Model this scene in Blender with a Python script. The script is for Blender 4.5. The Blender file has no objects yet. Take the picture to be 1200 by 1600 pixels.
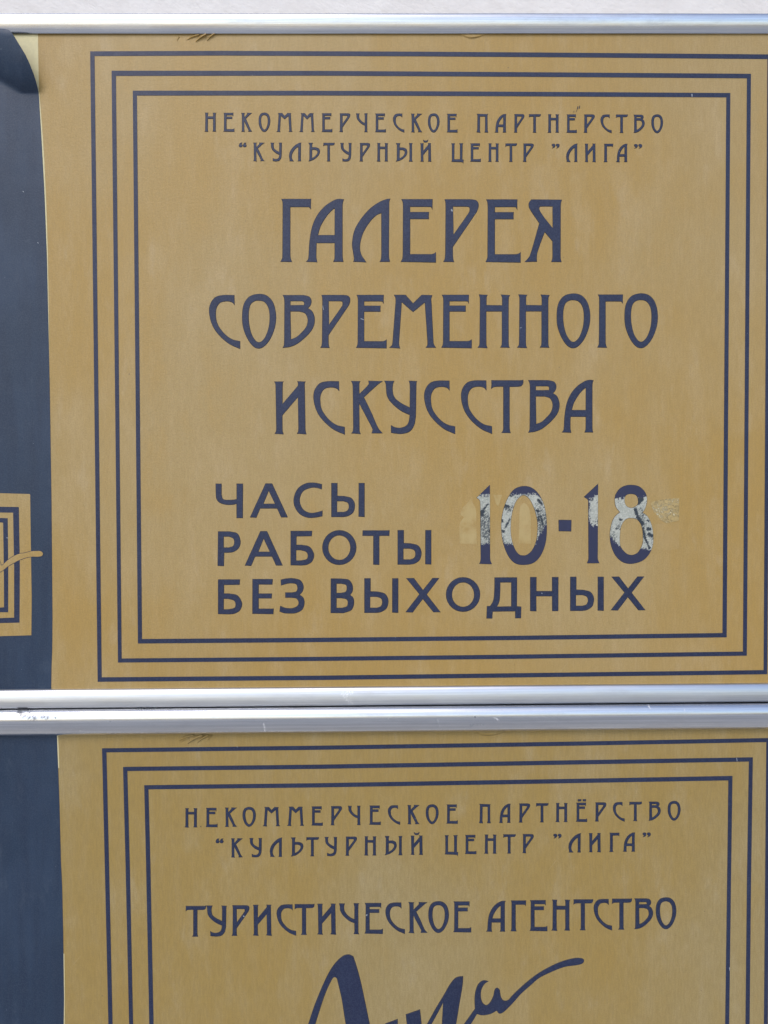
import bpy, math, random
from mathutils import Vector, Matrix
from mathutils.geometry import tessellate_polygon

S = bpy.context.scene
COL = S.collection
rnd = random.Random(7)

# ------------------------------------------------------------------ camera
F = 1200.0                                   # focal length in photograph pixels (1200 wide)
D = 0.50                                     # camera to sign face, metres
EYE = Vector((0.0, -D, 1.50))
Xc = Vector((1.0, -0.0065, 0.0100)).normalized()          # world X seen by the camera (right, down, forward)
Dc = Vector((0.0055, 1.0, 0.0205))
Dc = (Dc - Xc * Dc.dot(Xc)).normalized()                  # world down
Yc = Xc.cross(Dc)                                         # into the wall


def cam_to_world(v):
    return Vector((Xc.dot(v), Yc.dot(v), -Dc.dot(v)))


cam_data = bpy.data.cameras.new("camera")
cam = bpy.data.objects.new("camera", cam_data)
COL.objects.link(cam)
r, u, b = cam_to_world(Vector((1, 0, 0))), cam_to_world(Vector((0, -1, 0))), cam_to_world(Vector((0, 0, -1)))
M4 = Matrix(((r.x, u.x, b.x), (r.y, u.y, b.y), (r.z, u.z, b.z))).to_4x4()
M4.translation = EYE
cam.matrix_world = M4
cam_data.sensor_fit = 'HORIZONTAL'
cam_data.sensor_width = 36.0
cam_data.lens = 36.0 * F / 1200.0
cam_data.clip_start = 0.02
cam_data.clip_end = 500.0
S.camera = cam

# ------------------------------------------------------------------ sky and sun (soft, hazy daylight)
SUN_EL, SUN_AZ = math.radians(48), math.radians(205)      # azimuth measured from +Y clockwise
W = bpy.data.worlds.new("World")
S.world = W
W.use_nodes = True
wn = W.node_tree
bg = wn.nodes.get("Background") or wn.nodes.new("ShaderNodeBackground")
sky = wn.nodes.new("ShaderNodeTexSky")
sky.sky_type = 'NISHITA'
sky.sun_disc = False
sky.sun_elevation = SUN_EL
sky.sun_rotation = SUN_AZ
sky.air_density = 1.0
sky.dust_density = 2.0
sky.ozone_density = 1.0
wn.links.new(sky.outputs[0], bg.inputs[0])
bg.inputs[1].default_value = 0.14
sd = bpy.data.lights.new("sun", 'SUN')
sd.energy = 0.5
sd.angle = math.radians(25)
sd.color = (1.0, 0.95, 0.88)
sun = bpy.data.objects.new("sun", sd)
COL.objects.link(sun)
sdir = Vector((math.sin(SUN_AZ) * math.cos(SUN_EL), math.cos(SUN_AZ) * math.cos(SUN_EL), math.sin(SUN_EL)))
sun.rotation_euler = sdir.to_track_quat('Z', 'Y').to_euler()
S.view_settings.view_transform = 'Standard'
S.view_settings.look = 'None'
S.view_settings.gamma = 1.0
S.view_settings.exposure = 0.46


# ------------------------------------------------------------------ plane mapping
def at(px, py, Y=0.0):
    d = cam_to_world(Vector(((px - 600.0) / F, (py - 800.0) / F, 1.0)))
    return EYE + d * ((Y - EYE.y) / d.y)


def xz(px, py):
    p = at(px, py, 0.0)
    return (p.x, p.z)


# ------------------------------------------------------------------ node helpers
class NT:
    def __init__(self, name):
        self.m = bpy.data.materials.new(name)
        self.m.use_nodes = True
        self.t = self.m.node_tree
        self.p = self.t.nodes["Principled BSDF"]
        g = self.t.nodes.new("ShaderNodeNewGeometry")
        self.pos = g.outputs["Position"]

    def link(self, a, b_):
        self.t.links.new(a, b_)

    def put(self, sock, v):
        if isinstance(v, (int, float)):
            sock.default_value = v
        elif isinstance(v, (tuple, list)):
            sock.default_value = tuple(v) + ((1.0,) if len(v) == 3 and len(sock.default_value) == 4 else ())
        else:
            self.link(v, sock)

    def math(self, op, a, b_=0.0, c=None, clamp=False):
        n = self.t.nodes.new("ShaderNodeMath")
        n.operation = op
        n.use_clamp = clamp
        self.put(n.inputs[0], a)
        self.put(n.inputs[1], b_)
        if c is not None:
            self.put(n.inputs[2], c)
        return n.outputs[0]

    def scale(self, s, loc=(0, 0, 0), rot=0.0):
        n = self.t.nodes.new("ShaderNodeMapping")
        n.inputs["Scale"].default_value = s
        n.inputs["Location"].default_value = loc
        n.inputs["Rotation"].default_value = (0, rot, 0)
        self.link(self.pos, n.inputs["Vector"])
        return n.outputs[0]

    def rotscale(self, rot, s):
        n = self.t.nodes.new("ShaderNodeVectorRotate")
        n.rotation_type = 'Y_AXIS'
        n.inputs["Angle"].default_value = rot
        self.link(self.pos, n.inputs["Vector"])
        m = self.t.nodes.new("ShaderNodeVectorMath")
        m.operation = 'MULTIPLY'
        m.inputs[1].default_value = s
        self.link(n.outputs[0], m.inputs[0])
        return m.outputs[0]

    def noise(self, scale, detail=4.0, rough=0.55, vec=None, dist=0.0):
        n = self.t.nodes.new("ShaderNodeTexNoise")
        n.inputs["Scale"].default_value = scale
        n.inputs["Detail"].default_value = detail
        n.inputs["Roughness"].default_value = rough
        n.inputs["Distortion"].default_value = dist
        self.link(vec if vec is not None else self.pos, n.inputs["Vector"])
        return n.outputs["Fac"]

    def ramp(self, v, a, b_, lo=0.0, hi=1.0):
        n = self.t.nodes.new("ShaderNodeMapRange")
        n.clamp = True
        n.interpolation_type = 'SMOOTHSTEP'
        self.put(n.inputs[0], v)
        for i, q in zip((1, 2, 3, 4), (a, b_, lo, hi)):
            n.inputs[i].default_value = q
        return n.outputs[0]

    def mix(self, f, a, b_, mode='MIX'):
        n = self.t.nodes.new("ShaderNodeMix")
        n.data_type = 'RGBA'
        n.blend_type = mode
        n.clamp_factor = True
        self.put(n.inputs["Factor"], f)
        self.put(n.inputs[6], a)
        self.put(n.inputs[7], b_)
        return n.outputs[2]

    def bump(self, h, strength, dist, normal=None):
        n = self.t.nodes.new("ShaderNodeBump")
        n.inputs["Strength"].default_value = strength
        n.inputs["Distance"].default_value = dist
        self.link(h, n.inputs["Height"])
        if normal is not None:
            self.link(normal, n.inputs["Normal"])
        return n.outputs[0]

    def xzsep(self):
        n = self.t.nodes.new("ShaderNodeSeparateXYZ")
        self.link(self.pos, n.inputs[0])
        return n.outputs[0], n.outputs[2]

    def segdist(self, x, z, a, b_):
        """distance from (x,z) to the segment a-b"""
        ax, az = a
        dx, dz = b_[0] - ax, b_[1] - az
        L2 = dx * dx + dz * dz
        ux = self.math('SUBTRACT', x, ax)
        uz = self.math('SUBTRACT', z, az)
        t = self.math('MULTIPLY_ADD', ux, dx / L2, self.math('MULTIPLY', uz, dz / L2))
        t = self.math('MINIMUM', self.math('MAXIMUM', t, 0.0), 1.0)
        ex = self.math('MULTIPLY_ADD', t, -dx, ux)
        ez = self.math('MULTIPLY_ADD', t, -dz, uz)
        return self.math('SQRT', self.math('ADD', self.math('MULTIPLY', ex, ex), self.math('MULTIPLY', ez, ez)))


# ------------------------------------------------------------------ materials
def gold_nodes(k, tint=(1, 1, 1), grime=0.12):
    """weathered gold-coloured film: ochre with paler, pinker weathered clouds and faint vertical grain"""
    cloud = k.noise(4.6, 3.0, 0.45, k.scale((1.0, 1.0, 0.8), (0.9, 0, 0.35)))
    cloud2 = k.noise(26.0, 5.0, 0.62, k.scale((1.5, 1.0, 0.6), (3, 1, 2)))
    smear = k.noise(95.0, 4.0, 0.6, k.scale((1.2, 1.0, 0.42), (8, 0, 3)))
    streak = k.noise(170.0, 3.0, 0.6, k.scale((1.0, 1.0, 0.16)))
    fine = k.noise(1250.0, 2.0, 0.65)
    weave = k.noise(800.0, 3.0, 0.6, k.scale((1.0, 1.0, 0.16)))
    t = lambda c: tuple(a * b_ for a, b_ in zip(c, tint))
    c = k.mix(k.ramp(cloud, 0.40, 0.60), t((0.450, 0.290, 0.082)), t((0.450, 0.320, 0.130)))
    c = k.mix(k.math('MULTIPLY', k.ramp(cloud2, 0.46, 0.72), 0.42), c, t((0.53, 0.395, 0.20)))
    c = k.mix(k.math('MULTIPLY', k.ramp(cloud2, 0.50, 0.28), 0.35), c, t((0.47, 0.285, 0.064)))
    area = k.ramp(cloud2, 0.42, 0.60)
    c = k.mix(k.math('MULTIPLY', k.math('MULTIPLY', k.ramp(smear, 0.52, 0.70), area), 0.24), c, t((0.56, 0.44, 0.27)))
    c = k.mix(k.math('MULTIPLY', k.ramp(streak, 0.45, 0.70), 0.16), c, t((0.55, 0.40, 0.20)))
    c = k.mix(k.math('MULTIPLY', k.ramp(weave, 0.40, 0.62), grime), c, t((0.25, 0.165, 0.06)))
    c = k.mix(k.math('MULTIPLY', k.ramp(fine, 0.42, 0.60), 0.26), c, t((0.30, 0.195, 0.065)))
    speck = k.noise(430.0, 2.0, 0.5, k.scale((1, 1, 1), (5, 5, 5)))
    c = k.mix(k.math('MULTIPLY', k.ramp(speck, 0.74, 0.79), 0.6), c, t((0.14, 0.10, 0.06)))
    scr = k.noise(1.0, 2.0, 0.4, k.rotscale(math.radians(52), (26, 1, 1500)))
    gate = k.ramp(k.noise(22.0, 2.0, 0.5, k.scale((1, 1, 1), (2, 9, 1))), 0.62, 0.70)
    c = k.mix(k.math('MULTIPLY', k.math('MULTIPLY', k.ramp(scr, 0.70, 0.74), gate), 0.35), c, t((0.66, 0.52, 0.30)))
    return c


def mat_gold(name="gold_film", tint=(1, 1, 1), rough=0.46, grime=0.12):
    k = NT(name)
    k.put(k.p.inputs["Base Color"], gold_nodes(k, tint, grime))
    k.put(k.p.inputs["Roughness"], rough)
    k.put(k.p.inputs["Specular IOR Level"], 0.50)
    n1 = k.bump(k.noise(45.0, 3.0, 0.5), 0.25, 0.0004)
    n2 = k.bump(k.noise(600.0, 3.0, 0.6), 0.7, 0.00025, n1)
    k.link(n2, k.p.inputs["Normal"])
    return k.m


def blue_nodes(k, strip=False):
    streak = k.noise(110.0, 4.0, 0.6, k.scale((1.0, 1.0, 0.12)))
    cloud = k.noise(14.0, 4.0, 0.55)
    fine = k.noise(1300.0, 2.0, 0.65)
    if strip:
        a, b_, d, e = (0.016, 0.035, 0.072), (0.024, 0.047, 0.092), (0.013, 0.026, 0.058), (0.055, 0.080, 0.115)
    else:
        a, b_, d, e = (0.013, 0.022, 0.062), (0.018, 0.028, 0.074), (0.013, 0.017, 0.052), (0.055, 0.074, 0.128)
    c = k.mix(k.ramp(cloud, 0.38, 0.62), a, b_)
    c = k.mix(k.math('MULTIPLY', k.ramp(streak, 0.38, 0.66), 0.6), c, d)
    c = k.mix(k.math('MULTIPLY', k.ramp(fine, 0.42, 0.62), 0.34), c, e)
    if strip:                                  # dust and rubbed patches
        dust = k.noise(70.0, 5.0, 0.7, k.scale((1.0, 1.0, 0.5), (1, 1, 7)))
        c = k.mix(k.math('MULTIPLY', k.ramp(dust, 0.55, 0.75), 0.22), c, (0.11, 0.14, 0.18))
        scr = k.noise(1.0, 2.0, 0.4, k.rotscale(math.radians(80), (30, 1, 1300)))
        gate = k.ramp(k.noise(30.0, 2.0, 0.5), 0.56, 0.66)
        c = k.mix(k.math('MULTIPLY', k.math('MULTIPLY', k.ramp(scr, 0.67, 0.71), gate), 0.4), c, (0.012, 0.018, 0.035))
    return c


NICKS = [((705.6, 328.2), (706.4, 329.4), 1.8), ((921.6, 824), (923.4, 825.4), 1.7), ((380.6, 1431), (381.6, 1432), 1.1), ((572.2, 1430), (573.4, 1429.2), 1.3),
         ((1150.8, 1184.5), (1151.6, 1188.8), 0.7), ((1081, 147.5), (1081.2, 150.5), 1.2), ((564, 498), (569, 500), 0.8), ((846, 926.6), (847, 927), 0.8),
         ((1139.6, 1512), (1140.4, 1516), 1.0), ((36, 299), (37, 300), 0.7), ((59, 379), (60, 380), 0.7), ((11, 840), (13, 841), 0.8),
         ((504, 477), (505.6, 484), 0.6), ((1000, 1154), (1002, 1154.4), 0.7), ((370, 1166.4), (371, 1167), 0.7)]


def nick_mask(k):
    x, z = k.xzsep()
    m = None
    for (p0, p1, rr) in NICKS:
        q = k.ramp(k.segdist(x, z, xz(*p0), xz(*p1)), rr * D / F, rr * D / F * 0.3)
        m = q if m is None else k.math('MAXIMUM', m, q)
    return m


def mat_blue(name="blue_film", strip=False):
    k = NT(name)
    c = blue_nodes(k, strip)
    sp = k.noise(300.0, 2.0, 0.5, k.scale((1, 1, 1), (9, 2, 4)))
    spots = k.math('MULTIPLY', k.ramp(sp, 0.755, 0.785), 0.25 if strip else 0.5)
    c = k.mix(k.math('MAXIMUM', k.math('MULTIPLY', nick_mask(k), 0.8), spots), c, (0.42, 0.46, 0.50))
    k.put(k.p.inputs["Base Color"], c)
    k.put(k.p.inputs["Roughness"], k.ramp(k.noise(60.0, 3.0, 0.6), 0.35, 0.65, 0.38, 0.48))
    k.put(k.p.inputs["Specular IOR Level"], 0.45)
    n1 = k.bump(k.noise(40.0, 3.0, 0.5), 0.25, 0.0004)
    n2 = k.bump(k.noise(700.0, 3.0, 0.6), 0.40, 0.00018, n1)
    k.link(n2, k.p.inputs["Normal"])
    return k.m


def mat_worn(name, planes, marks, dirt):
    """blue film whose top coat is rubbed off to silver inside a ragged region (half planes in sign px)"""
    k = NT(name)
    x, z = k.xzsep()
    rag = k.noise(520.0, 4.0, 0.7)
    rag2 = k.noise(1600.0, 2.0, 0.7)
    ragv = k.math('ADD', k.math('MULTIPLY', k.math('SUBTRACT', rag, 0.5), 0.0075),
                  k.math('MULTIPLY', k.math('SUBTRACT', rag2, 0.5), 0.0045))
    m = None
    for (p0, p1) in planes:                   # silver lies to the left of p0 -> p1 in the picture
        a, b_ = xz(*p0), xz(*p1)
        dx, dz = b_[0] - a[0], b_[1] - a[1]
        L = math.hypot(dx, dz)
        nx, nz = -dz / L, dx / L
        d = k.math('MULTIPLY_ADD', x, nx, k.math('MULTIPLY_ADD', z, nz, -(a[0] * nx + a[1] * nz)))
        m = d if m is None else k.math('MINIMUM', m, d)
    silver = k.ramp(k.math('ADD', m, ragv), -0.00012, 0.00012)
    # specks and scratches in the bare metal
    hatch = k.noise(1.0, 3.0, 0.65, k.rotscale(math.radians(35), (520, 1, 1700)))
    hatch2 = k.noise(1.0, 4.0, 0.7, k.rotscale(math.radians(-30), (900, 1, 600)))
    zone = k.ramp(k.noise(70.0, 3.0, 0.6), 0.42, 0.68)
    if dirt:
        (dxp, dyp), rad, amt = dirt
        a = xz(dxp, dyp)
        dd = k.segdist(x, z, a, (a[0] + 1e-4, a[1]))
        zone = k.math('ADD', zone, k.ramp(dd, rad * D / F * 1.3, 0.0, 0.0, amt), clamp=True)
    thr = k.math('MULTIPLY_ADD', zone, -0.17, 0.67)
    spk = k.ramp(k.math('SUBTRACT', k.math('MAXIMUM', hatch, hatch2), thr), 0.0, 0.012)
    dark = k.math('MULTIPLY', spk, 0.85)
    wob = k.math('MULTIPLY', k.math('SUBTRACT', k.noise(1500.0, 4.0, 0.8), 0.5), 0.0042)
    for (p0, p1, rr) in marks:
        dd = k.segdist(x, z, xz(*p0), xz(*p1))
        rad = rr * D / F
        dark = k.math('MAXIMUM', dark, k.ramp(k.math('ADD', dd, wob), rad * 1.15, rad * 0.75))
    sil = k.mix(k.ramp(k.noise(60.0, 3.0, 0.6), 0.35, 0.65), (0.39, 0.41, 0.355), (0.47, 0.485, 0.42))
    sil = k.mix(k.ramp(k.noise(900.0, 2.0, 0.6), 0.4, 0.7), sil, (0.55, 0.565, 0.50))
    sil = k.mix(dark, sil, (0.030, 0.042, 0.055))
    c = k.mix(silver, (0.026, 0.031, 0.078), sil)
    k.put(k.p.inputs["Base Color"], c)
    k.put(k.p.inputs["Roughness"], k.ramp(silver, 0.0, 1.0, 0.42, 0.50))
    k.put(k.p.inputs["Specular IOR Level"], 0.5)
    n1 = k.bump(silver, 0.5, 0.00012)
    k.link(k.bump(k.noise(1000.0, 2.0, 0.55), 0.25, 0.0001, n1), k.p.inputs["Normal"])
    return k.m


def mat_pale(name, col, rough, bumpy=0.0):
    k = NT(name)
    f = k.noise(300.0, 3.0, 0.6)
    c = k.mix(k.ramp(f, 0.3, 0.7), col, tuple(v * 1.10 for v in col))
    k.put(k.p.inputs["Base Color"], c)
    k.put(k.p.inputs["Roughness"], rough)
    n = k.bump(k.noise(1000.0, 2.0, 0.55), 0.30, 0.0001)
    if bumpy:
        n = k.bump(k.noise(500.0, 4.0, 0.65), 1.0, bumpy, n)
    k.link(n, k.p.inputs["Normal"])
    return k.m


def mat_residue(name, amount, col):
    """thin, patchy film of old glue: mostly lets the gold colour through"""
    k = NT(name)
    base = gold_nodes(k)
    f = k.noise(120.0, 4.0, 0.6)
    c = k.mix(k.math('MULTIPLY', k.ramp(f, 0.25, 0.6), amount), base, col)
    k.put(k.p.inputs["Base Color"], c)
    k.put(k.p.inputs["Roughness"], 0.42)
    k.link(k.bump(k.noise(950.0, 2.0, 0.55), 0.30, 0.0001), k.p.inputs["Normal"])
    return k.m


def mat_glue(name):
    k = NT(name)
    base = gold_nodes(k)
    v = k.t.nodes.new("ShaderNodeTexVoronoi")
    v.feature = 'DISTANCE_TO_EDGE'
    v.inputs["Scale"].default_value = 620.0
    k.link(k.rotscale(0.6, (1, 1, 1)), v.inputs["Vector"])
    lum = k.ramp(k.noise(480.0, 5.0, 0.75, None, 1.5), 0.50, 0.60)
    patch = k.ramp(k.noise(150.0, 3.0, 0.6), 0.40, 0.60)
    f = k.math('MULTIPLY', lum, patch)
    c = k.mix(0.45, base, (0.56, 0.46, 0.23))
    c = k.mix(k.math('MULTIPLY', f, 0.9), c, (0.80, 0.74, 0.50))
    k.put(k.p.inputs["Base Color"], c)
    k.put(k.p.inputs["Roughness"], 0.28)
    k.link(k.bump(lum, 0.9, 0.0003), k.p.inputs["Normal"])
    return k.m


def mat_alu(name="brushed_aluminium", r0=0.17, r1=0.26, dim=1.0):
    k = NT(name)
    line = k.noise(1.0, 4.0, 0.65, k.rotscale(0.0, (5.0, 900.0, 900.0)))
    line2 = k.noise(1.0, 3.0, 0.6, k.rotscale(0.0, (30.0, 2600.0, 2600.0)))
    dirt = k.noise(60.0, 5.0, 0.7, k.scale((0.35, 1, 1)))
    c = k.mix(k.ramp(line, 0.36, 0.64), (0.66 * dim, 0.68 * dim, 0.715 * dim), (0.79 * dim, 0.81 * dim, 0.845 * dim))
    c = k.mix(k.math('MULTIPLY', k.ramp(line2, 0.48, 0.72), 0.45), c, (0.55, 0.56, 0.59))
    c = k.mix(k.math('MULTIPLY', k.ramp(dirt, 0.50, 0.75), 0.40), c, (0.48, 0.48, 0.49))
    # oxide pits and pale nicks
    pit = k.noise(330.0, 3.0, 0.6, k.scale((1, 1, 1), (7, 7, 7)))
    nick = k.ramp(pit, 0.735, 0.77)
    c = k.mix(k.math('MULTIPLY', nick, 0.7), c, (0.92, 0.92, 0.90))
    # the black scuff on the lower rail's left end, and small knocks
    x, z = k.xzsep()
    scr = k.noise(1.0, 4.0, 0.75, k.rotscale(math.radians(-40), (900, 1, 350)))
    scuffs = [((29, 1107.5), (41, 1107.5), 3.5, 1.0), ((30, 1111), (35, 1114), 4.6, 1.0), ((40, 1114), (56, 1118), 8.0, 0.88), ((60, 1116), (70, 1117), 5.0, 0.8),
              ((68, 1114), (76, 1119), 5.5, 0.88), ((50, 1123), (54, 1123.5), 1.8, 0.7), ((89, 1119.5), (90, 1120), 1.3, 0.9),
              ((174, 1125), (175, 1125), 1.3, 0.8), ((741, 1118), (741.6, 1118.4), 1.7, 1.0), ((212, 1108), (240, 1107.5), 1.6, 0.7),
              ((735, 1131), (753, 1130), 2.6, 0.5)]
    dark = None
    for (p0, p1, rr, amt) in scuffs:
        a = at(*p0, -0.004)
        b_ = at(*p1, -0.004)
        dd = k.segdist(x, z, (a.x, a.z), (b_.x, b_.z))
        q = k.math('MULTIPLY', k.ramp(dd, rr * D / F, rr * D / F * 0.25), amt)
        if amt < 0.9:
            q = k.math('MULTIPLY', q, k.ramp(scr, 0.44, 0.56))
        dark = q if dark is None else k.math('MAXIMUM', dark, q)
    c = k.mix(k.math('MULTIPLY', dark, 0.85), c, (0.10, 0.11, 0.13))
    light = None
    for (p0, p1, rr) in [((413.5, 1129), (414.5, 1142), 2.2), ((684, 1123), (687, 1135), 1.3), ((672, 1136), (674, 1140), 1.2),
                         ((536, 1085), (548, 1081), 6.0), ((541, 1091), (549, 1097), 6.5), ((127, 1140), (128, 1141), 1.5),
                         ((60, 1142), (60.5, 1143), 1.4), ((1013, 1102), (1014, 1106), 1.8), ((771, 1119), (778, 1123), 2.0),
                         ((1067, 1106), (1067, 1109), 1.6)]:
        a = at(*p0, -0.004)
        b_ = at(*p1, -0.004)
        q = k.ramp(k.segdist(x, z, (a.x, a.z), (b_.x, b_.z)), rr * D / F, rr * D / F * 0.3)
        light = q if light is None else k.math('MAXIMUM', light, q)
    light = k.math('MULTIPLY', light, k.ramp(k.noise(900.0, 4.0, 0.75), 0.46, 0.60, 0.0, 0.75))
    c = k.mix(light, c, (0.95, 0.95, 0.95))
    k.put(k.p.inputs["Base Color"], c)
    k.put(k.p.inputs["Metallic"], k.math('SUBTRACT', 1.0, k.math('MAXIMUM', k.math('MULTIPLY', dark, 0.7),
                                                                 k.math('MULTIPLY', light, 0.8))))
    k.put(k.p.inputs["Roughness"], k.ramp(dirt, 0.35, 0.7, r0, r1))
    n1 = k.bump(line, 0.12, 0.00020)
    k.link(k.bump(pit, 0.12, 0.00012, n1), k.p.inputs["Normal"])
    return k.m


def mat_wall():
    k = NT("plaster")
    f = k.noise(60.0, 5.0, 0.6)
    g = k.noise(1.0, 4.0, 0.6, k.rotscale(math.radians(-35), (60.0, 60.0, 160.0)))
    c = k.mix(k.ramp(f, 0.3, 0.7), (0.82, 0.785, 0.755), (0.87, 0.84, 0.81))
    c = k.mix(k.math('MULTIPLY', k.ramp(g, 0.50, 0.72), 0.30), c, (0.72, 0.68, 0.645))
    k.put(k.p.inputs["Base Color"], c)
    k.put(k.p.inputs["Roughness"], 0.85)
    k.link(k.bump(g, 0.5, 0.002, k.bump(k.noise(350.0, 4.0, 0.6), 0.4, 0.001)), k.p.inputs["Normal"])
    return k.m


def mat_ground():
    k = NT("paving")
    f = k.noise(3.0, 6.0, 0.6)
    c = k.mix(k.ramp(f, 0.3, 0.7), (0.36, 0.35, 0.335), (0.44, 0.43, 0.41))
    k.put(k.p.inputs["Base Color"], c)
    k.put(k.p.inputs["Roughness"], 0.9)
    k.link(k.bump(k.noise(60.0, 4.0, 0.6), 0.5, 0.01), k.p.inputs["Normal"])
    return k.m


GOLD = mat_gold()
GOLD_LOW = mat_gold("gold_film_grimy", (0.855, 0.905, 0.95), 0.46, 0.20)
BLUE = mat_blue()
STRIP = mat_blue("charcoal_blue_film", True)
CUT = mat_pale("dark_cut_edge", (0.035, 0.030, 0.030), 0.7)  # dark outline of the cut-outs, put into the colour of their edges
ALU = mat_alu()
ALU_DULL = mat_alu("oxidised_aluminium", 0.28, 0.40, 0.92)
NAVY = mat_pale("violet_navy_film", (0.026, 0.031, 0.078), 0.42)
PALE = mat_pale("unfaded_yellow_board", (0.66, 0.59, 0.33), 0.45)
RES = mat_residue("glue_ghost", 0.52, (0.56, 0.445, 0.21))
GLUE = mat_glue("dried_glue")
RIM = mat_pale("film_edge", (0.20, 0.20, 0.24), 0.5)
k_ = NT("smudge_and_gap_shade")
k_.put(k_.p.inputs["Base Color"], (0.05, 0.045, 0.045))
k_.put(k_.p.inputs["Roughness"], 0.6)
SMUDGE_AND_SHADE = k_.m  # dark colour of the ink marks and of the shade strip between the rails
k_ = NT("sign_board_edge")
k_.put(k_.p.inputs["Base Color"], (0.10, 0.08, 0.06))
BACK = k_.m


# ------------------------------------------------------------------ mesh helpers
def new_obj(name, verts, faces, mat, parent=None, smooth=False, origin=None):
    me = bpy.data.meshes.new(name)
    if origin is not None:
        verts = [(v[0] - origin[0], v[1] - origin[1], v[2] - origin[2]) for v in verts]
    me.from_pydata(verts, [], faces)
    me.update()
    if mat:
        me.materials.append(mat)
    if smooth:
        for p in me.polygons:
            p.use_smooth = True
    o = bpy.data.objects.new(name, me)
    COL.objects.link(o)
    if origin is not None:
        o.location = origin
    if parent is not None:
        o.parent = parent
        o.location = Vector(o.location) - parent.location
    return o


def thing(name, label, cat, loc, group=None):
    e = bpy.data.objects.new(name, None)
    e.empty_display_size = 0.05
    e.location = loc
    COL.objects.link(e)
    e["label"] = label
    e["category"] = cat
    if group:
        e["group"] = group
    return e


def parse(s):
    pts = []
    for w in s.split():
        sm = w[0] == '~'
        if sm:
            w = w[1:]
        a, b_ = w.split(',')
        pts.append((float(a), float(b_), sm))
    return pts


def cr(p0, p1, p2, p3, n):
    out = []
    for i in range(1, n):
        t = i / n
        t2, t3 = t * t, t * t * t
        out.append(tuple(0.5 * ((2 * p1[q]) + (-p0[q] + p2[q]) * t + (2 * p0[q] - 5 * p1[q] + 4 * p2[q] - p3[q]) * t2 +
                                (-p0[q] + 3 * p1[q] - 3 * p2[q] + p3[q]) * t3) for q in (0, 1)))
    return out


def contour(s, n=5):
    P = parse(s)
    N = len(P)
    out = []
    for i in range(N):
        a, b_ = P[i], P[(i + 1) % N]
        out.append(a[:2])
        if a[2] or b_[2]:
            p0 = P[i - 1] if a[2] else (2 * a[0] - b_[0], 2 * a[1] - b_[1])
            p3 = P[(i + 2) % N] if b_[2] else (2 * b_[0] - a[0], 2 * b_[1] - a[1])
            # gentler ends: an end that is a corner simply mirrors its neighbour
            out += cr(p0, a, b_, p3, n)
    res = []
    for p in out:
        if not res or abs(p[0] - res[-1][0]) + abs(p[1] - res[-1][1]) > 1e-6:
            res.append(p)
    return res


def offset(loop, d):
    """push a closed px loop outwards (d > 0) or inwards by d px, mitred"""
    n = len(loop)
    ar = sum(loop[i][0] * loop[(i + 1) % n][1] - loop[(i + 1) % n][0] * loop[i][1] for i in range(n))
    s = 1 if ar > 0 else -1
    out = []
    for i in range(n):
        (x0, y0), (x, y), (x1, y1) = loop[i - 1], loop[i], loop[(i + 1) % n]
        a = Vector((x - x0, y - y0)).normalized()
        b_ = Vector((x1 - x, y1 - y)).normalized()
        n1, n2 = Vector((a.y, -a.x)), Vector((b_.y, -b_.x))
        m = n1 + n2
        if m.length < 0.2:
            m = n1
        m.normalize()
        k_ = min(1.6, 1.0 / max(0.5, m.dot(n1)))
        out.append((x + s * m.x * d * k_, y + s * m.y * d * k_))
    return out


def plate(name, loops, mat, parent, y_back, y_front, mapper=xz, cham=0.50):
    """flat cut-out of film with slightly sloping cut edges, coloured dark as an outline: loops in picture px (first outer, rest holes)"""
    if y_back - y_front < 0.00018:
        cham = 0.0
    fl, bl = [], []
    for i, lp in enumerate(loops):
        sgn = 1 if i == 0 else -1
        fl.append(offset(lp, -0.25 * sgn) if cham else lp)
        bl.append(offset(lp, cham * sgn) if cham else lp)
    F3 = [[Vector((*mapper(px, py), 0.0)) for px, py in lp] for lp in fl]
    B3 = [[Vector((*mapper(px, py), 0.0)) for px, py in lp] for lp in bl]
    tris = tessellate_polygon(F3)
    flat = [p for lp in F3 for p in lp]
    flatb = [p for lp in B3 for p in lp]
    n = len(flat)
    verts = [(p.x, y_front, p.y) for p in flat] + [(p.x, y_back, p.y) for p in flatb]
    faces = []
    for t in tris:
        a, b_, c = (flat[i] for i in t)
        cr_ = (b_.x - a.x) * (c.y - a.y) - (b_.y - a.y) * (c.x - a.x)
        if abs(cr_) < 1e-14:
            continue
        faces.append(tuple(t) if cr_ > 0 else (t[0], t[2], t[1]))
    nf = len(faces)
    i0 = 0
    for li, lp in enumerate(F3):
        m = len(lp)
        area = sum(lp[i].x * lp[(i + 1) % m].y - lp[(i + 1) % m].x * lp[i].y for i in range(m))
        for i in range(m):
            a, b_ = i0 + i, i0 + (i + 1) % m
            f = (a, a + n, b_ + n, b_)
            if (area > 0) != (li == 0):
                f = f[::-1]
            faces.append(f)
        i0 += m
    xs = [p.x for p in flat]
    zs = [p.y for p in flat]
    org = Vector(((min(xs) + max(xs)) / 2, y_back, (min(zs) + max(zs)) / 2))
    o = new_obj(name, verts, faces, mat, parent, origin=org)
    if cham:
        o.data.materials.append(CUT)
        for p in o.data.polygons[nf:]:
            p.material_index = 1
    return o


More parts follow.
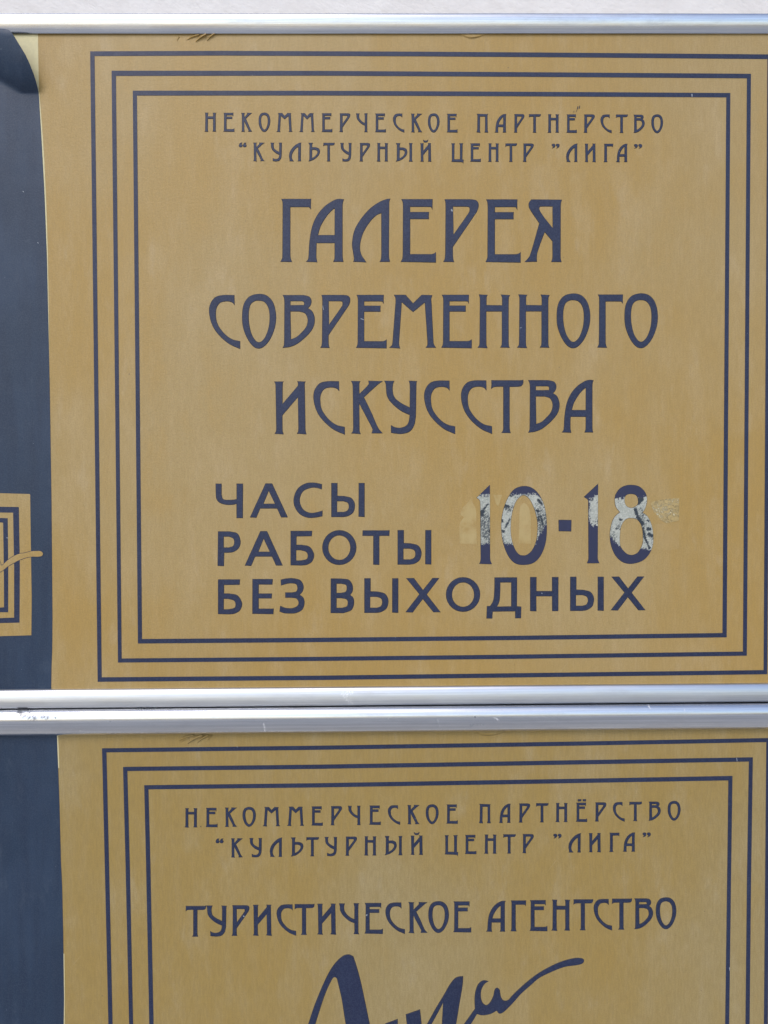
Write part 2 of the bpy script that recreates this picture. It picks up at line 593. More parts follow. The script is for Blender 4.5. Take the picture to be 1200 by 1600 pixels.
# ------------------------------------------------------------------ letterforms (traced outlines; top, base, contours)
GL = {
 'Г': (54, 544, ["50,54 279,54 277,100 279,134 ~268,120 ~252,116 117,116 117,480 ~119,515 130,546 43,544 ~54,520 ~58,480 60,100 ~58,75"]),
 'А': (55, 543, ["535,58 ~527,85 525,110 525,490 ~527,520 532,543 455,543 ~464,520 466,490 466,397 322,397 320,480 ~321,515 328,546 243,543 ~258,525 ~263,490 ~270,380 ~290,270 ~330,180 ~390,110 ~460,65 ~500,55",
                 "466,125 466,337 333,337 ~355,265 ~400,190 ~440,145"]),
 'Л': (55, 543, ["898,52 ~890,75 889,110 887,480 ~889,515 895,543 818,543 ~828,520 831,480 830,162 ~790,180 ~740,230 ~690,310 ~665,390 ~662,450 ~675,495 ~695,525 710,547 612,542 ~617,520 ~610,470 ~602,400 ~620,300 ~670,210 ~740,130 ~810,80 ~865,57"]),
 'Е': (60, 547, ["500,60 740,60 739,105 741,140 ~733,123 ~718,118 565,118 565,160 712,160 710,188 711,213 565,213 565,489 735,489 ~755,482 767,473 766,552 495,547 ~507,520 510,490 512,110 ~509,80"]),
 'Р': (58, 544, ["175,58 380,58 ~420,66 ~438,95 ~430,140 ~400,190 237,428 237,500 ~240,525 246,545 165,543 ~176,520 180,480 183,110 ~181,80",
                 "238,113 345,113 ~366,118 ~370,140 ~355,175 243,333"]),
 'Я': (60, 546, ["1088,62 ~1081,85 1079,110 1078,500 ~1080,525 1085,546 1008,545 ~1016,520 1018,490 1017,385 955,312 ~925,390 ~898,470 ~892,510 893,543 800,546 ~825,520 ~850,470 914,245 ~870,180 ~838,130 ~832,90 ~850,64 ~880,60",
                 "1018,113 1018,283 950,200 ~915,145 ~915,118 ~935,113"]),
 'С': (57, 467, ["230,57 233,132 ~215,113 ~175,103 ~120,115 ~90,160 ~86,220 ~100,285 ~150,355 ~210,400 275,417 276,475 ~190,435 ~110,365 ~60,290 ~36,200 ~42,130 ~80,75 ~140,57"]),
 'О': (57, 467, ["~425,48 ~490,65 ~535,120 ~555,210 ~548,300 ~515,390 ~470,450 ~425,472 ~380,455 ~335,395 ~302,310 ~294,220 ~306,130 ~350,68",
                 "~425,98 ~470,112 ~500,160 ~508,230 ~500,310 ~475,380 ~447,415 ~422,425 ~395,410 ~365,360 ~346,280 ~343,200 ~355,135 ~385,105"]),
 'В': (55, 467, ["610,55 770,56 ~815,68 ~832,100 ~825,135 805,157 ~840,185 ~858,245 ~845,310 ~800,370 ~730,430 ~670,458 610,467 ~620,445 622,400 624,110 ~620,75",
                 "668,101 760,101 ~773,106 ~778,118 776,134 668,135",
                 "668,182 740,182 ~785,198 ~805,245 ~795,300 ~760,345 ~715,385 672,402"]),
 'М': (55, 467, ["580,55 668,55 727,122 795,55 875,58 ~868,85 870,120 885,430 ~893,450 905,467 828,467 ~840,445 841,420 820,112 727,187 638,110 616,430 ~618,450 625,472 543,467 ~562,450 568,430 592,110 ~591,80"]),
 'Н': (54, 466, ["652,52 717,55 ~709,75 709,135 834,137 834,110 ~833,75 825,53 892,57 ~884,75 882,110 882,420 ~884,450 890,467 820,465 ~830,445 832,410 832,183 707,183 707,420 ~709,450 716,470 642,466 ~655,445 657,410 660,110 ~659,75"]),
 'И': (57, 463, ["45,57 115,57 ~107,80 107,232 228,90 ~230,72 225,55 285,57 ~279,75 280,110 285,430 ~288,450 292,467 222,462 ~231,445 233,420 228,177 105,320 106,430 ~108,450 115,467 47,463 ~58,445 60,420 55,110 ~53,75"]),
 'К': (54, 463, ["645,53 714,55 ~706,75 707,155 768,95 ~782,75 780,52 888,54 ~845,85 742,180 ~800,300 ~850,415 888,463 805,462 ~810,440 ~805,415 707,228 707,430 ~709,450 716,468 647,463 ~658,445 661,420 658,110 ~655,75"]),
 'У': (53, 463, ["905,52 978,53 ~970,75 ~966,120 ~980,180 ~1030,225 1102,263 1104,110 ~1102,75 1096,52 1157,55 ~1152,80 1148,330 ~1135,400 ~1100,450 ~1040,468 ~990,465 957,460 955,402 ~985,418 ~1030,422 ~1075,405 ~1095,370 1102,320 ~1030,285 ~960,225 ~925,170 ~917,100 ~915,75"]),
 'Т': (46, 455, ["340,46 560,46 ~575,45 587,42 ~585,70 ~572,88 ~545,94 480,95 480,420 ~483,440 488,457 420,456 ~430,440 433,420 433,93 380,94 ~355,98 338,110 ~341,80"]),
 'Ч': (85, 318, ["350,85 392,86 ~387,105 ~390,140 ~410,170 ~440,195 470,207 471,110 465,84 503,84 ~498,110 498,290 ~499,308 503,320 465,318 ~470,305 471,290 470,235 ~430,218 ~385,180 ~360,140 ~357,105"]),
 'П': (64, 207, ["75,63 162,65 ~157,75 158,190 162,208 137,207 141,190 141,82 97,82 96,190 100,209 73,206 78,190 80,75"]),
 'Ь': (290, 433, ["860,290 890,290 886,305 886,325 ~915,325 ~940,335 ~948,360 ~935,390 ~900,420 860,434 867,420 868,305",
                  "886,343 ~910,343 ~928,352 ~930,370 ~912,395 886,411"]),
 'Ы': (292, 435, ["395,292 425,292 421,307 421,327 ~450,327 ~472,337 ~480,362 ~470,392 ~435,422 395,436 402,422 403,307",
                  "421,345 ~445,345 ~461,354 ~463,372 ~447,397 421,413",
                  "+497,292 521,292 517,305 517,420 522,436 496,436 501,420 501,305"]),
 'Ц': (293, 436, ["828,293 852,293 848,305 848,420 895,420 895,305 890,293 916,293 912,305 911,422 921,424 919,450 ~910,441 828,437 832,425 832,305"]),
}
GL['Й'] = (57, 463, GL['И'][2] + ["+110,-22 ~140,-2 ~190,-2 222,-22 ~205,22 ~165,34 ~128,24"])
GL['Ё'] = (60, 547, GL['Е'][2] + ["+540,-30 620,-30 615,15 540,18", "+665,-30 745,-30 735,18 668,15"])
GL['“'] = (0, 100, ["~42,5 30,20 ~30,35 ~45,48 ~40,85 ~15,95 ~0,70 ~8,25 ~25,0", "+~98,5 86,20 ~86,35 ~100,48 ~96,85 ~70,95 ~56,70 ~64,25 ~80,0"])
GL['”'] = (0, 100, ["~20,5 ~38,15 ~42,50 ~30,80 5,100 ~15,75 ~16,60 ~2,45 ~2,15", "+~76,5 ~94,15 ~98,50 ~86,80 61,100 ~71,75 ~72,60 ~58,45 ~58,15"])
BOXED = {'“', '”'}


def ell(cx, cy, rx, ry, n=28):
    return [(cx + rx * math.cos(2 * math.pi * i / n), cy + ry * math.sin(2 * math.pi * i / n)) for i in range(n)]


GS = {  # plain sans lettering of the opening hours
 'Ч': (55, 318, ["36,55 80,55 80,140 ~90,172 ~115,181 ~170,180 200,175 200,55 247,55 246,320 200,320 199,210 ~160,217 ~110,215 ~65,200 ~42,170 ~38,130"]),
 'А': (55, 318, ["425,55 475,55 597,317 548,317 516,248 382,248 352,320 305,317", "450,110 500,213 407,213"]),
 'С': (53, 315, ["864,60 862,97 ~825,87 ~780,86 ~720,110 ~692,160 ~692,210 ~720,260 ~770,283 ~820,280 869,266 867,308 ~810,318 ~750,318 ~690,290 ~650,230 ~645,165 ~675,95 ~735,55 ~800,48"]),
 'Ы': (50, 312, ["940,50 985,50 985,150 1040,152 ~1095,168 ~1121,215 ~1110,275 ~1070,305 1030,313 940,313",
                 "982,190 1035,190 ~1068,203 ~1077,235 ~1065,264 1035,276 982,276", "+1154,50 1197,50 1197,312 1153,310"]),
 'Р': (428, 694, ["55,428 145,428 ~205,445 ~228,505 ~213,558 ~170,586 135,591 100,591 98,695 52,693",
                  "97,466 140,466 ~172,480 ~182,508 ~172,540 140,553 97,553"]),
 'Б': (424, 689, ["622,424 787,424 784,462 665,464 665,532 705,532 ~768,547 ~802,605 ~788,658 ~748,684 705,690 622,688",
                  "663,571 700,571 ~743,585 ~756,615 ~745,643 700,654 663,654"]),
 'О': (424, 689, [ell(1001, 554, 131, 134), ell(1001, 555, 87, 97)]),
 'Т': (418, 685, ["585,418 792,418 790,458 712,458 712,685 667,684 668,458 583,458"]),
 'Е': (78, 346, ["324,77 480,77 477,117 370,117 370,190 474,190 471,225 370,225 370,308 487,308 484,348 323,345"]),
 'З': (79, 344, ["545,84 ~590,75 ~640,74 ~695,88 ~720,130 ~715,170 690,200 ~720,225 ~728,265 ~710,315 ~660,340 ~610,343 ~570,340 535,328 540,287 ~580,302 ~630,305 ~670,290 ~685,262 ~670,230 ~635,222 580,221 580,183 630,183 ~665,175 ~676,148 ~665,118 ~630,110 ~590,114 547,126"]),
 'В': (71, 336, ["938,70 1015,71 ~1075,80 ~1103,120 ~1105,165 1085,197 ~1110,220 ~1115,265 ~1095,313 1035,336 937,335",
                 "980,108 1018,108 ~1055,118 ~1062,145 ~1052,172 1018,182 980,182", "980,220 1020,220 ~1060,230 ~1070,258 ~1060,286 1022,298 980,298"]),
 'Х': (66, 329, ["425,67 483,67 555,160 630,66 680,66 582,192 690,328 637,328 553,225 473,330 420,328 528,190"]),
 'Д': (62, 326, ["1115,62 1288,62 1287,288 1321,290 1319,378 1276,378 1276,324 1097,327 1095,380 1052,380 1055,287 1080,285 ~1105,240 ~1113,170",
                 "1157,99 1245,99 1245,288 1132,290 ~1150,245 ~1156,180"]),
 'Н': (58, 321, ["243,58 290,58 289,167 414,167 414,58 461,58 460,320 415,320 414,205 288,205 289,322 243,320"]),
}


def glyph_loops(ent):
    top, base, cs = ent
    loops = []
    for c in cs:
        extra = False
        if isinstance(c, str):
            if c[0] == '+':
                extra, c = True, c[1:]
            c = contour(c)
        loops.append((extra, c))
    return top, base, loops


Y_BLUE = (0.0, -0.00024)       # film letters sit on the board and stand 0.16 mm proud


def merge_into(dst, src):
    """append mesh of src to dst (same material, same frame) and remove src"""
    a, b_ = dst.data, src.data
    off = Vector(src.location) - Vector(dst.location)
    v = [tuple(p.co) for p in a.vertices] + [tuple(p.co + off) for p in b_.vertices]
    n = len(a.vertices)
    f = [tuple(p.vertices) for p in a.polygons] + [tuple(i + n for i in p.vertices) for p in b_.polygons]
    mi = [p.material_index for p in a.polygons] + [p.material_index for p in b_.polygons]
    me = bpy.data.meshes.new(a.name)
    me.from_pydata(v, [], f)
    for m_ in a.materials:
        me.materials.append(m_)
    for p, q in zip(me.polygons, mi):
        p.material_index = q
    dst.data = me
    bpy.data.objects.remove(src)


def letter(font, ch, x0, x1, ytop, ybase, parent, name="letter", mat=None, bold=0.0):
    top, base, loops = glyph_loops(font[ch])
    xs = [p[0] for e, lp in loops for p in lp]
    if ch == 'Й':
        xs = [p[0] for e, lp in loops if not e for p in lp]
    a, b_ = min(xs), max(xs)
    fx = lambda x: x0 + (x - a) / (b_ - a) * (x1 - x0)
    fy = lambda y: ytop + (y - top) / (base - top) * (ybase - ytop)
    tr = [(e, [(fx(x), fy(y)) for x, y in lp]) for e, lp in loops]
    mat = mat or BLUE
    main = [lp for e, lp in tr if not e]
    o = plate(name, main, mat, parent, *Y_BLUE)
    for e, lp in tr:
        if e:
            merge_into(o, plate(name, [lp], mat, parent, *Y_BLUE))
    return o


def line_of(font, items, t0, t1, parent):
    """items: (char, x0, x1); t0/t1: (x, top, base) at two stations, interpolated"""
    (xa, ta, ba), (xb, tb, bb) = t0, t1
    for ch, x0, x1 in items:
        f = ((x0 + x1) / 2 - xa) / (xb - xa)
        top, base = ta + (tb - ta) * f, ba + (bb - ba) * f
        if ch in BOXED:
            base = top + 7.0
        letter(font, ch, x0, x1, top, base, parent)


def its(s):
    out = []
    for w in s.split():
        ch, a, b_ = w.split(':')
        out.append((ch, float(a), float(b_)))
    return out


# ------------------------------------------------------------------ wall and ground
BOARD_BACK = 0.006            # the boards stand 6 mm thick against the wall
WALL_Y = 0.0075
g = new_obj("ground", [(-40, -60, 0), (40, -60, 0), (40, WALL_Y + 0.3, 0), (-40, WALL_Y + 0.3, 0)], [(0, 1, 2, 3)], mat_ground())
g["kind"] = "structure"
# plaster wall, a gently uneven sheet near the signs and a solid block behind
wv, wf = [], []
NX, NZ = 90, 70
X0, X1, Z0, Z1 = -1.6, 1.6, 0.0, 3.0
for j in range(NZ + 1):
    for i in range(NX + 1):
        x = X0 + (X1 - X0) * i / NX
        z = Z0 + (Z1 - Z0) * j / NZ
        y = WALL_Y + 0.0010 + 0.0006 * math.sin(x * 23 + 2 * math.sin(z * 9)) * math.sin(z * 31 + x * 5)
        wv.append((x, y, z))
for j in range(NZ):
    for i in range(NX):
        a = j * (NX + 1) + i
        wf.append((a, a + 1, a + NX + 2, a + NX + 1))
nb = len(wv)
wv += [(X0, 0.2, Z0), (X1, 0.2, Z0), (X1, 0.2, Z1), (X0, 0.2, Z1)]
wf.append((nb + 1, nb, nb + 3, nb + 2))
wf.append((NZ * (NX + 1), NZ * (NX + 1) + NX, nb + 2, nb + 3))
wf.append((0, nb, nb + 1, NX))
wl = new_obj("wall", wv, wf, mat_wall(), smooth=True)
wl["kind"] = "structure"

# ------------------------------------------------------------------ signs
PXL, PXR = -330, 1275          # how far the boards run, in sign pixels


def zrow(py, Y=0.0):
    return at(600, py, Y).z


SX0, SX1 = at(PXL, 800).x, at(PXR, 800).x


def rail(parent, ztop, zbot, prof, x0=None, x1=None, mat=None):
    """extruded aluminium edge profile: prof = list of (t from top 0..1, protrusion m)"""
    x0 = SX0 - 0.004 if x0 is None else x0
    x1 = SX1 + 0.004 if x1 is None else x1
    n = len(prof)
    verts, faces = [], []
    NS = 48
    for s in range(NS + 1):
        x = x0 + (x1 - x0) * s / NS
        wob = 0.00010 * math.sin(x * 21 + ztop * 50) + 0.00005 * math.sin(x * 67 + ztop * 9 + 1.3)
        for t, pr in prof:
            verts.append((x, -pr + wob * (pr > 0), ztop + (zbot - ztop) * t))
    for s in range(NS):
        for i in range(n - 1):
            a = s * n + i
            faces.append((a, a + 1, a + n + 1, a + n))
    faces.append(tuple(range(n))[::-1])
    faces.append(tuple(NS * n + i for i in range(n)))
    o = new_obj("frame_rail", verts, faces, mat or ALU, parent, smooth=True)
    o.data.set_sharp_from_angle(angle=math.radians(35))
    return o


def arc(n, a, b_, lip):
    """profile bulging from lip to b_ with crest at a"""
    out = [(0.0, -0.0035), (0.0, lip)]
    for i in range(1, n):
        t = i / n
        q = math.sin(math.pi * (t ** a)) ** 0.75
        out.append((t, lip + (b_ - lip) * q))
    out += [(1.0, lip), (0.985, lip - 0.0003), (0.975, 0.0003), (0.70, 0.0003), (0.70, -0.0035)]
    return out


def side_rail(parent, x0, x1, z0, z1):
    n = 14
    verts, faces = [], []
    for z in (z0, z1):
        verts.append((x0, 0.0035, z))
        for i in range(n + 1):
            t = i / n
            verts.append((x0 + (x1 - x0) * t, -0.0012 - 0.0035 * math.sin(math.pi * t), z))
        verts.append((x1, 0.0035, z))
    m = n + 3
    for i in range(m - 1):
        faces.append((i, i + 1, i + m + 1, i + m))
    return new_obj("frame_rail", verts, faces, ALU, parent, smooth=True)


def board(parent, z0, z1, mat):
    """the gold face and the panel behind it"""
    x0, x1 = SX0, SX1
    v, f = [], []
    NXb, NZb = 60, 40
    for j in range(NZb + 1):
        for i in range(NXb + 1):
            x = x0 + (x1 - x0) * i / NXb
            z = z0 + (z1 - z0) * j / NZb
            v.append((x, 0.0, z))
    for j in range(NZb):
        for i in range(NXb):
            a = j * (NXb + 1) + i
            f.append((a, a + 1, a + NXb + 2, a + NXb + 1))
    nb_ = len(v)
    v += [(x0, BOARD_BACK, z0), (x1, BOARD_BACK, z0), (x1, BOARD_BACK, z1), (x0, BOARD_BACK, z1)]
    f += [(nb_ + 1, nb_, nb_ + 3, nb_ + 2), (0, nb_, nb_ + 1, NXb),
          (NZb * (NXb + 1) + NXb, nb_ + 2, nb_ + 3, NZb * (NXb + 1)), (0, NZb * (NXb + 1), nb_ + 3, nb_), (NXb, nb_ + 1, nb_ + 2, NZb * (NXb + 1) + NXb)]
    return new_obj("board", v, f, mat, parent, smooth=False)


def frame_ring(parent, out_, inn, name="border_line"):
    """out_/inn: corner polylines in px (closed)"""
    return plate(name, [out_, inn], BLUE, parent, 0.0, -0.00016)


base_y = 0.0
# ---- upper sign: rows in px
U_TOP_A, U_TOP_B = 22.0, 52.3
U_BOT_A, U_BOT_B = 1072.5, 1101.8
L_TOP_A, L_TOP_B = 1103.3, 1144.3

up = thing("gallery_sign", "upper gold and navy sign of an art gallery with worn silver 10-18 opening hours",
           "sign", (0.0, 0.0, zrow(U_BOT_B)), "gold sign boards mounted one above the other")
lo = thing("travel_agency_sign", "lower gold and navy sign of a travel agency with brush script lettering",
           "sign", (0.0, 0.0, zrow(2190)), "gold sign boards mounted one above the other")

LIP = 0.0011
zt, zb = at(600, U_TOP_A, -LIP).z, at(600, U_TOP_B, -LIP).z
rail(up, zt, zb, arc(18, 0.52, 0.0036, LIP))
zu_top_in = zb
zt, zb = at(600, U_BOT_A, -LIP).z, at(600, U_BOT_B, -0.0024).z
zslot_top = zb
prof_b = [(0, -0.0035), (0, 0.0009)]
for i in range(1, 17):
    t = i / 16
    prof_b.append((t * 0.90, 0.0009 + 0.0031 * math.sqrt(1 - (1 - t) ** 2)))
prof_b += [(0.915, 0.0038), (0.925, 0.0035), (0.94, 0.0040), (0.97, 0.0036), (1.0, 0.0022), (1.0, -0.0035)]
rail(up, zt, zb, prof_b, mat=ALU_DULL)
zu_bot_in = zt
board(up, zu_bot_in - 0.001, zu_top_in + 0.006, GOLD)
side_rail(up, SX1 - 0.001, SX1 + 0.0115, zu_bot_in, zu_top_in)
side_rail(up, SX0 - 0.0115, SX0 + 0.001, zu_bot_in, zu_top_in)

zt, zb = at(600, L_TOP_A, -0.0026).z, at(600, L_TOP_B, -LIP).z
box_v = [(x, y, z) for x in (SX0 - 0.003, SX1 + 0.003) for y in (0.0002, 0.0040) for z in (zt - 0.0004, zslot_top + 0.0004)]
new_obj("gap_shade_strip", box_v, [(0, 1, 5, 4), (0, 4, 6, 2), (1, 3, 7, 5), (2, 6, 7, 3), (0, 2, 3, 1), (4, 5, 7, 6)], SMUDGE_AND_SHADE, lo, origin=(0, 0, 0)).location = -lo.location  # added dark strip standing in for the shade in the gap between the rails
prof_l = [(0, -0.0035), (0, 0.0026)]
for t in [0.5 - 0.5 * math.cos(math.pi * i / 30) for i in range(1, 31)]:
    prof_l.append((t, (0.0026 + (LIP - 0.0026) * t) + 0.0054 * math.sqrt(max(0.0, 1 - ((t - 0.5) / 0.5) ** 2))))
prof_l += [(1.0, -0.0035)]
rail(lo, zt, zb, prof_l)
zl_top_in = zb
zl_bot = zrow(2160)
board(lo, zl_bot - 0.001, zl_top_in + 0.001, GOLD_LOW)
rail(lo, zl_bot, zl_bot - 0.0125, arc(18, 1.0, 0.0048, LIP))
side_rail(lo, SX1 - 0.001, SX1 + 0.0115, zl_bot, zl_top_in)
side_rail(lo, SX0 - 0.0115, SX0 + 0.001, zl_bot, zl_top_in)

# ---- upper border lines
frame_ring(up, [(141, 80.3), (350, 79.6), (650, 80.8), (900, 82.6), (1205.5, 85.2), (1198.6, 1053.4), (900, 1057.2), (500, 1062.4), (152.7, 1065.2)],
           [(147.8, 87.6), (350, 86.8), (650, 88.0), (900, 89.7), (1199.0, 92.3), (1193, 1047), (900, 1050.6), (500, 1055.6), (159, 1058.2)])
frame_ring(up, [(174.4, 110.6), (500, 110.9), (800, 112.8), (1173.2, 115.4), (1166.8, 1024.4), (800, 1029.4), (500, 1032.6), (184.4, 1035.2)],
           [(181.2, 118.6), (500, 118.2), (800, 119.9), (1167, 122.4), (1160.7, 1018), (800, 1022.8), (500, 1026.2), (190.2, 1028.8)])
frame_ring(up, [(207.5, 141.8), (500, 142.0), (800, 143.4), (1141, 145.4), (1135.3, 995.7), (800, 1000.0), (500, 1003.2), (215.6, 1005.4)],
           [(214, 149.4), (500, 149.2), (800, 150.4), (1134.8, 152.2), (1128.8, 989), (800, 993.4), (500, 996.4), (222, 998.4)])
# ---- lower border lines
frame_ring(lo, [(159.5, 1169.2), (500, 1165.0), (900, 1158.6), (1202.5, 1153.1), (1199.5, 1600), (1194, 2110), (185, 2138), (169.5, 1600), (163.8, 1350)],
           [(166.4, 1175.5), (500, 1171.4), (900, 1165.0), (1197.3, 1159.4), (1193.5, 1600), (1188, 2104), (191, 2131), (176, 1600), (170.4, 1350)])
frame_ring(lo, [(192.3, 1198.2), (500, 1194.6), (900, 1187.8), (1176.2, 1183.2), (1173.3, 1380), (1171.1, 1600), (1164, 2078), (216, 2106), (201.8, 1600), (196.3, 1350)],
           [(199, 1204.6), (500, 1201.2), (900, 1194.4), (1170, 1189.8), (1167, 1380), (1164.7, 1600), (1158, 2072), (222, 2100), (208, 1600), (202.8, 1350)])
frame_ring(lo, [(225.4, 1226.8), (500, 1223.6), (900, 1216.8), (1144.4, 1212.3), (1142, 1380), (1139.2, 1600), (1132, 2046), (247, 2074), (233.3, 1600), (228.3, 1350)],
           [(232, 1233.2), (500, 1230.2), (900, 1223.4), (1138, 1219.2), (1136, 1380), (1133, 1600), (1126, 2040), (253, 2068), (240, 1600), (235, 1350)])

# ---- upper lettering
line_of(GL, its("Н:320:337.4 Е:349.4:366 К:377.4:393.6 О:404.4:422 М:432.4:456.6 М:468:491.4 Е:503:519 Р:530.6:547 Ч:556.6:574 Е:586.6:602.6 "
                "С:614.4:631.4 К:642.6:659.4 О:669:686.4 Е:698.6:714.6 П:745:762.4 А:773.4:790.6 Р:803.4:819 Т:826.8:844.6 Н:856:873 Е:885.6:901 "
                "Р:912.4:929 С:938.6:955.4 Т:962.6:980.6 В:990.4:1007 О:1018:1035.6"), (320, 176.4, 205.4), (1020, 179.6, 207.6), up)
line_of(GL, its("“:373.6:385 К:396:413 У:423:440.4 Л:452:470.4 Ь:482.4:499.6 Т:505.4:522.4 У:532:549 Р:562:578 Н:589:606 Ы:619:644.4 Й:657:673.6 "
                "Ц:705.6:724.2 Е:735:751 Н:763:779 Т:790:807.4 Р:817.4:833.6 ”:862.4:874 Л:885:902 И:914:930.6 Г:943.6:957.6 А:963:980 ”:991:1003"),
        (396, 223.2, 251.6), (970, 225.0, 253.0), up)
line_of(GL, its("Г:438.6:485.8 А:478.6:537 Л:550.4:609.6 Е:626.6:681 Р:693:747.6 Е:759:813.4 Я:820:877.6"), (440, 311, 408.8), (860, 312, 409.3), up)
line_of(GL, its("С:327:375.2 О:378.6:431.2 В:442:491.6 Р:501:547 Е:556.6:604 М:608.6:681 Е:690:737 Н:746.6:796.4 Н:808.4:858.4 О:870:922 Г:933.6:973 О:976:1027.6"),
        (350, 461.4, 543.5), (960, 460.5, 542.8), up)
line_of(GL, its("И:429:478.4 С:490:538.6 К:549:597.6 У:601:651.4 С:663:711 С:720.6:768.6 Т:767.6:817.4 В:825.6:874 А:878:927"), (450, 596.4, 677.6), (900, 593.9, 675.4), up)
line_of(GS, its("Ч:337.2:379.4 А:391:449.4 С:459:503.8 Ы:518:569.4"), (358, 756, 808.8), (543, 755, 807.4), up)
line_of(GS, its("Р:340.4:375.6 А:383:441.4 Б:454.4:490.6 О:503.8:556.6 Т:566.6:608.4 Ы:621.6:673.6"), (358, 830.6, 884), (647, 828.6, 881.7), up)
line_of(GS, its("Б:341:378 Е:394.6:427.4 З:437:475.6 В:517:553 Ы:569.6:622 Х:634:688 О:697:750 Д:760.4:814.2 Н:828.6:872.2 Ы:891.2:943 Х:954.6:1008"),
        (360, 905.6, 959.4), (980, 901, 953.4), up)

# worn numerals
K1 = 190.0 / 1200.0
m1 = lambda x, y: (710 + x * K1, 740 + y * K1)
m2 = lambda x, y: (880 + x * K1, 740 + y * K1)


def lp(s, mp):
    return [mp(x, y) for x, y in contour(s)]


def hp(mp, a, b_):
    return (mp(*a), mp(*b_))


# (half planes: silver on the left-hand side when walking from a to b with picture up as up)
one_a = mat_worn("worn_film_first_one", [hp(m1, (400, 222), (200, 215)), hp(m1, (200, 690), (400, 690))],
                 [(m1(255, 390), m1(283, 375), 3.6), (m1(275, 370), m1(330, 300), 1.3), (m1(278, 400), m1(270, 410), 2.6), (m1(340, 560), m1(345, 575), 1.8)],
                 (m1(300, 520), 42, 0.95))
zero = mat_worn("worn_film_zero", [hp(m1, (600, 207), (500, 207)), hp(m1, (400, 690), (700, 692)), hp(m1, (790, 690), (925, 460)), hp(m1, (1000, 330), (600, 90))],
                [(m1(500, 320), m1(528, 325), 2.8), (m1(545, 450), m1(500, 535), 1.4), (m1(478, 570), m1(486, 572), 2.6), (m1(828, 262), m1(860, 295), 2.2),
                 (m1(812, 365), m1(828, 370), 2.2), (m1(850, 420), m1(870, 500), 1.8), (m1(550, 215), m1(560, 218), 1.6), (m1(470, 455), m1(474, 480), 1.5),
                 (m1(828, 430), m1(835, 455), 2.0)],
                (m1(850, 450), 34, 0.85))
one_b = mat_worn("worn_film_second_one", [hp(m2, (340, 212), (262, 255)), hp(m2, (250, 492), (340, 515)), hp(m2, (262, 200), (258, 520))],
                 [(m2(280, 262), m2(290, 255), 1.4)], None)
eight = mat_worn("worn_film_eight", [hp(m2, (900, 225), (500, 252)), hp(m2, (462, 625), (572, 726)), hp(m2, (560, 748), (900, 742))],
                 [(m2(712, 352), m2(735, 430), 2.6), (m2(735, 430), m2(780, 495), 3.3), (m2(785, 540), m2(808, 640), 2.2), (m2(808, 640), m2(850, 735), 1.9),
                  (m2(560, 450), m2(568, 452), 2.2), (m2(835, 545), m2(850, 545), 3.0), (m2(845, 598), m2(875, 612), 3.2), (m2(750, 270), m2(765, 250), 4.5),
                  (m2(835, 460), m2(840, 470), 1.6), (m2(522, 545), m2(532, 542), 1.6), (m2(745, 290), m2(740, 255), 3.0)],
                 (m2(835, 600), 30, 0.55))
blue_label = "navy film numeral rubbed through to silver, with dark scratches"
d1 = plate("numeral", [lp("350,110 352,840 ~358,865 370,893 246,890 ~256,865 260,840 255,300 ~253,275 ~245,258 219,238", m1)], one_a, up, *Y_BLUE, cham=0.22)
d2 = plate("numeral", [lp("~690,123 ~780,150 ~850,230 ~895,350 ~912,510 ~900,680 ~850,810 ~780,880 ~690,900 ~600,885 ~530,810 ~480,680 ~462,530 ~475,390 ~520,255 ~590,155", m1),
                       lp("~685,213 ~740,250 ~785,340 ~815,450 ~820,560 ~805,670 ~770,750 ~725,795 ~680,808 ~635,795 ~595,740 ~565,650 ~555,540 ~565,410 ~600,290 ~640,235", m1)], zero, up, *Y_BLUE, cham=0.22)
d3 = plate("numeral", [lp("344,100 340,840 ~346,860 357,884 233,884 ~244,860 249,840 247,300 ~245,265 ~235,250 204,230", m2)], one_b, up, *Y_BLUE, cham=0.22)
d4 = plate("numeral", [lp("~665,112 ~740,123 ~795,165 ~823,220 ~825,280 ~810,340 783,385 ~830,420 ~870,500 ~887,600 ~885,700 ~850,790 ~780,860 ~670,890 ~580,870 ~510,800 ~470,700 ~460,600 ~475,500 ~505,430 558,380 ~520,330 ~508,270 ~515,210 ~555,150 ~610,120", m2),
                       lp("~670,200 ~720,215 ~738,260 ~730,310 ~675,338 ~625,320 ~605,270 ~618,215", m2),
                       lp("~670,438 ~730,455 ~770,510 ~785,590 ~782,690 ~750,760 ~720,790 ~675,803 ~625,790 ~575,735 ~560,690 ~560,590 ~575,510 ~615,452", m2)], eight, up, *Y_BLUE, cham=0.22)
for d, w in ((d1, "first one"), (d2, "zero"), (d3, "second one"), (d4, "eight")):
    d["label"] = "navy %s of the opening hours, rubbed through to scratched silver" % w
dash = plate("dash", [lp("1030,458 1153,460 1151,569 1031,566", m1)], NAVY, up, *Y_BLUE)

# ghosts of older glued figures, and the shiny glue patch after the eight
plate("glue_ghost", [lp("175,222 ~182,290 ~205,330 215,380 220,690 52,692 50,520 ~60,480 95,430 ~62,400 ~80,340 ~130,290", m1)], RES, up, 0.0, -0.00003)
plate("glue_ghost", [lp("385,208 470,210 ~455,260 432,318 412,300", m1)], RES, up, 0.0, -0.00003)
plate("glue_ghost", [lp("642,420 ~650,330 ~690,290 ~735,340 755,430 755,692 635,690", m1)], RES, up, 0.0, -0.00003)
plate("glue_patch", [lp("862,295 ~900,270 1020,250 1142,240 1146,330 1140,465 ~1080,478 1020,490 ~980,470 ~930,420 890,370", m2)], GLUE, up, 0.0, -0.00006)
plate("glue_ghost", [lp("905,500 1150,480 1140,740 ~1050,755 930,750", m2)], mat_residue("glue_haze", 0.20, (0.49, 0.37, 0.20)), up, 0.0, -0.00002)

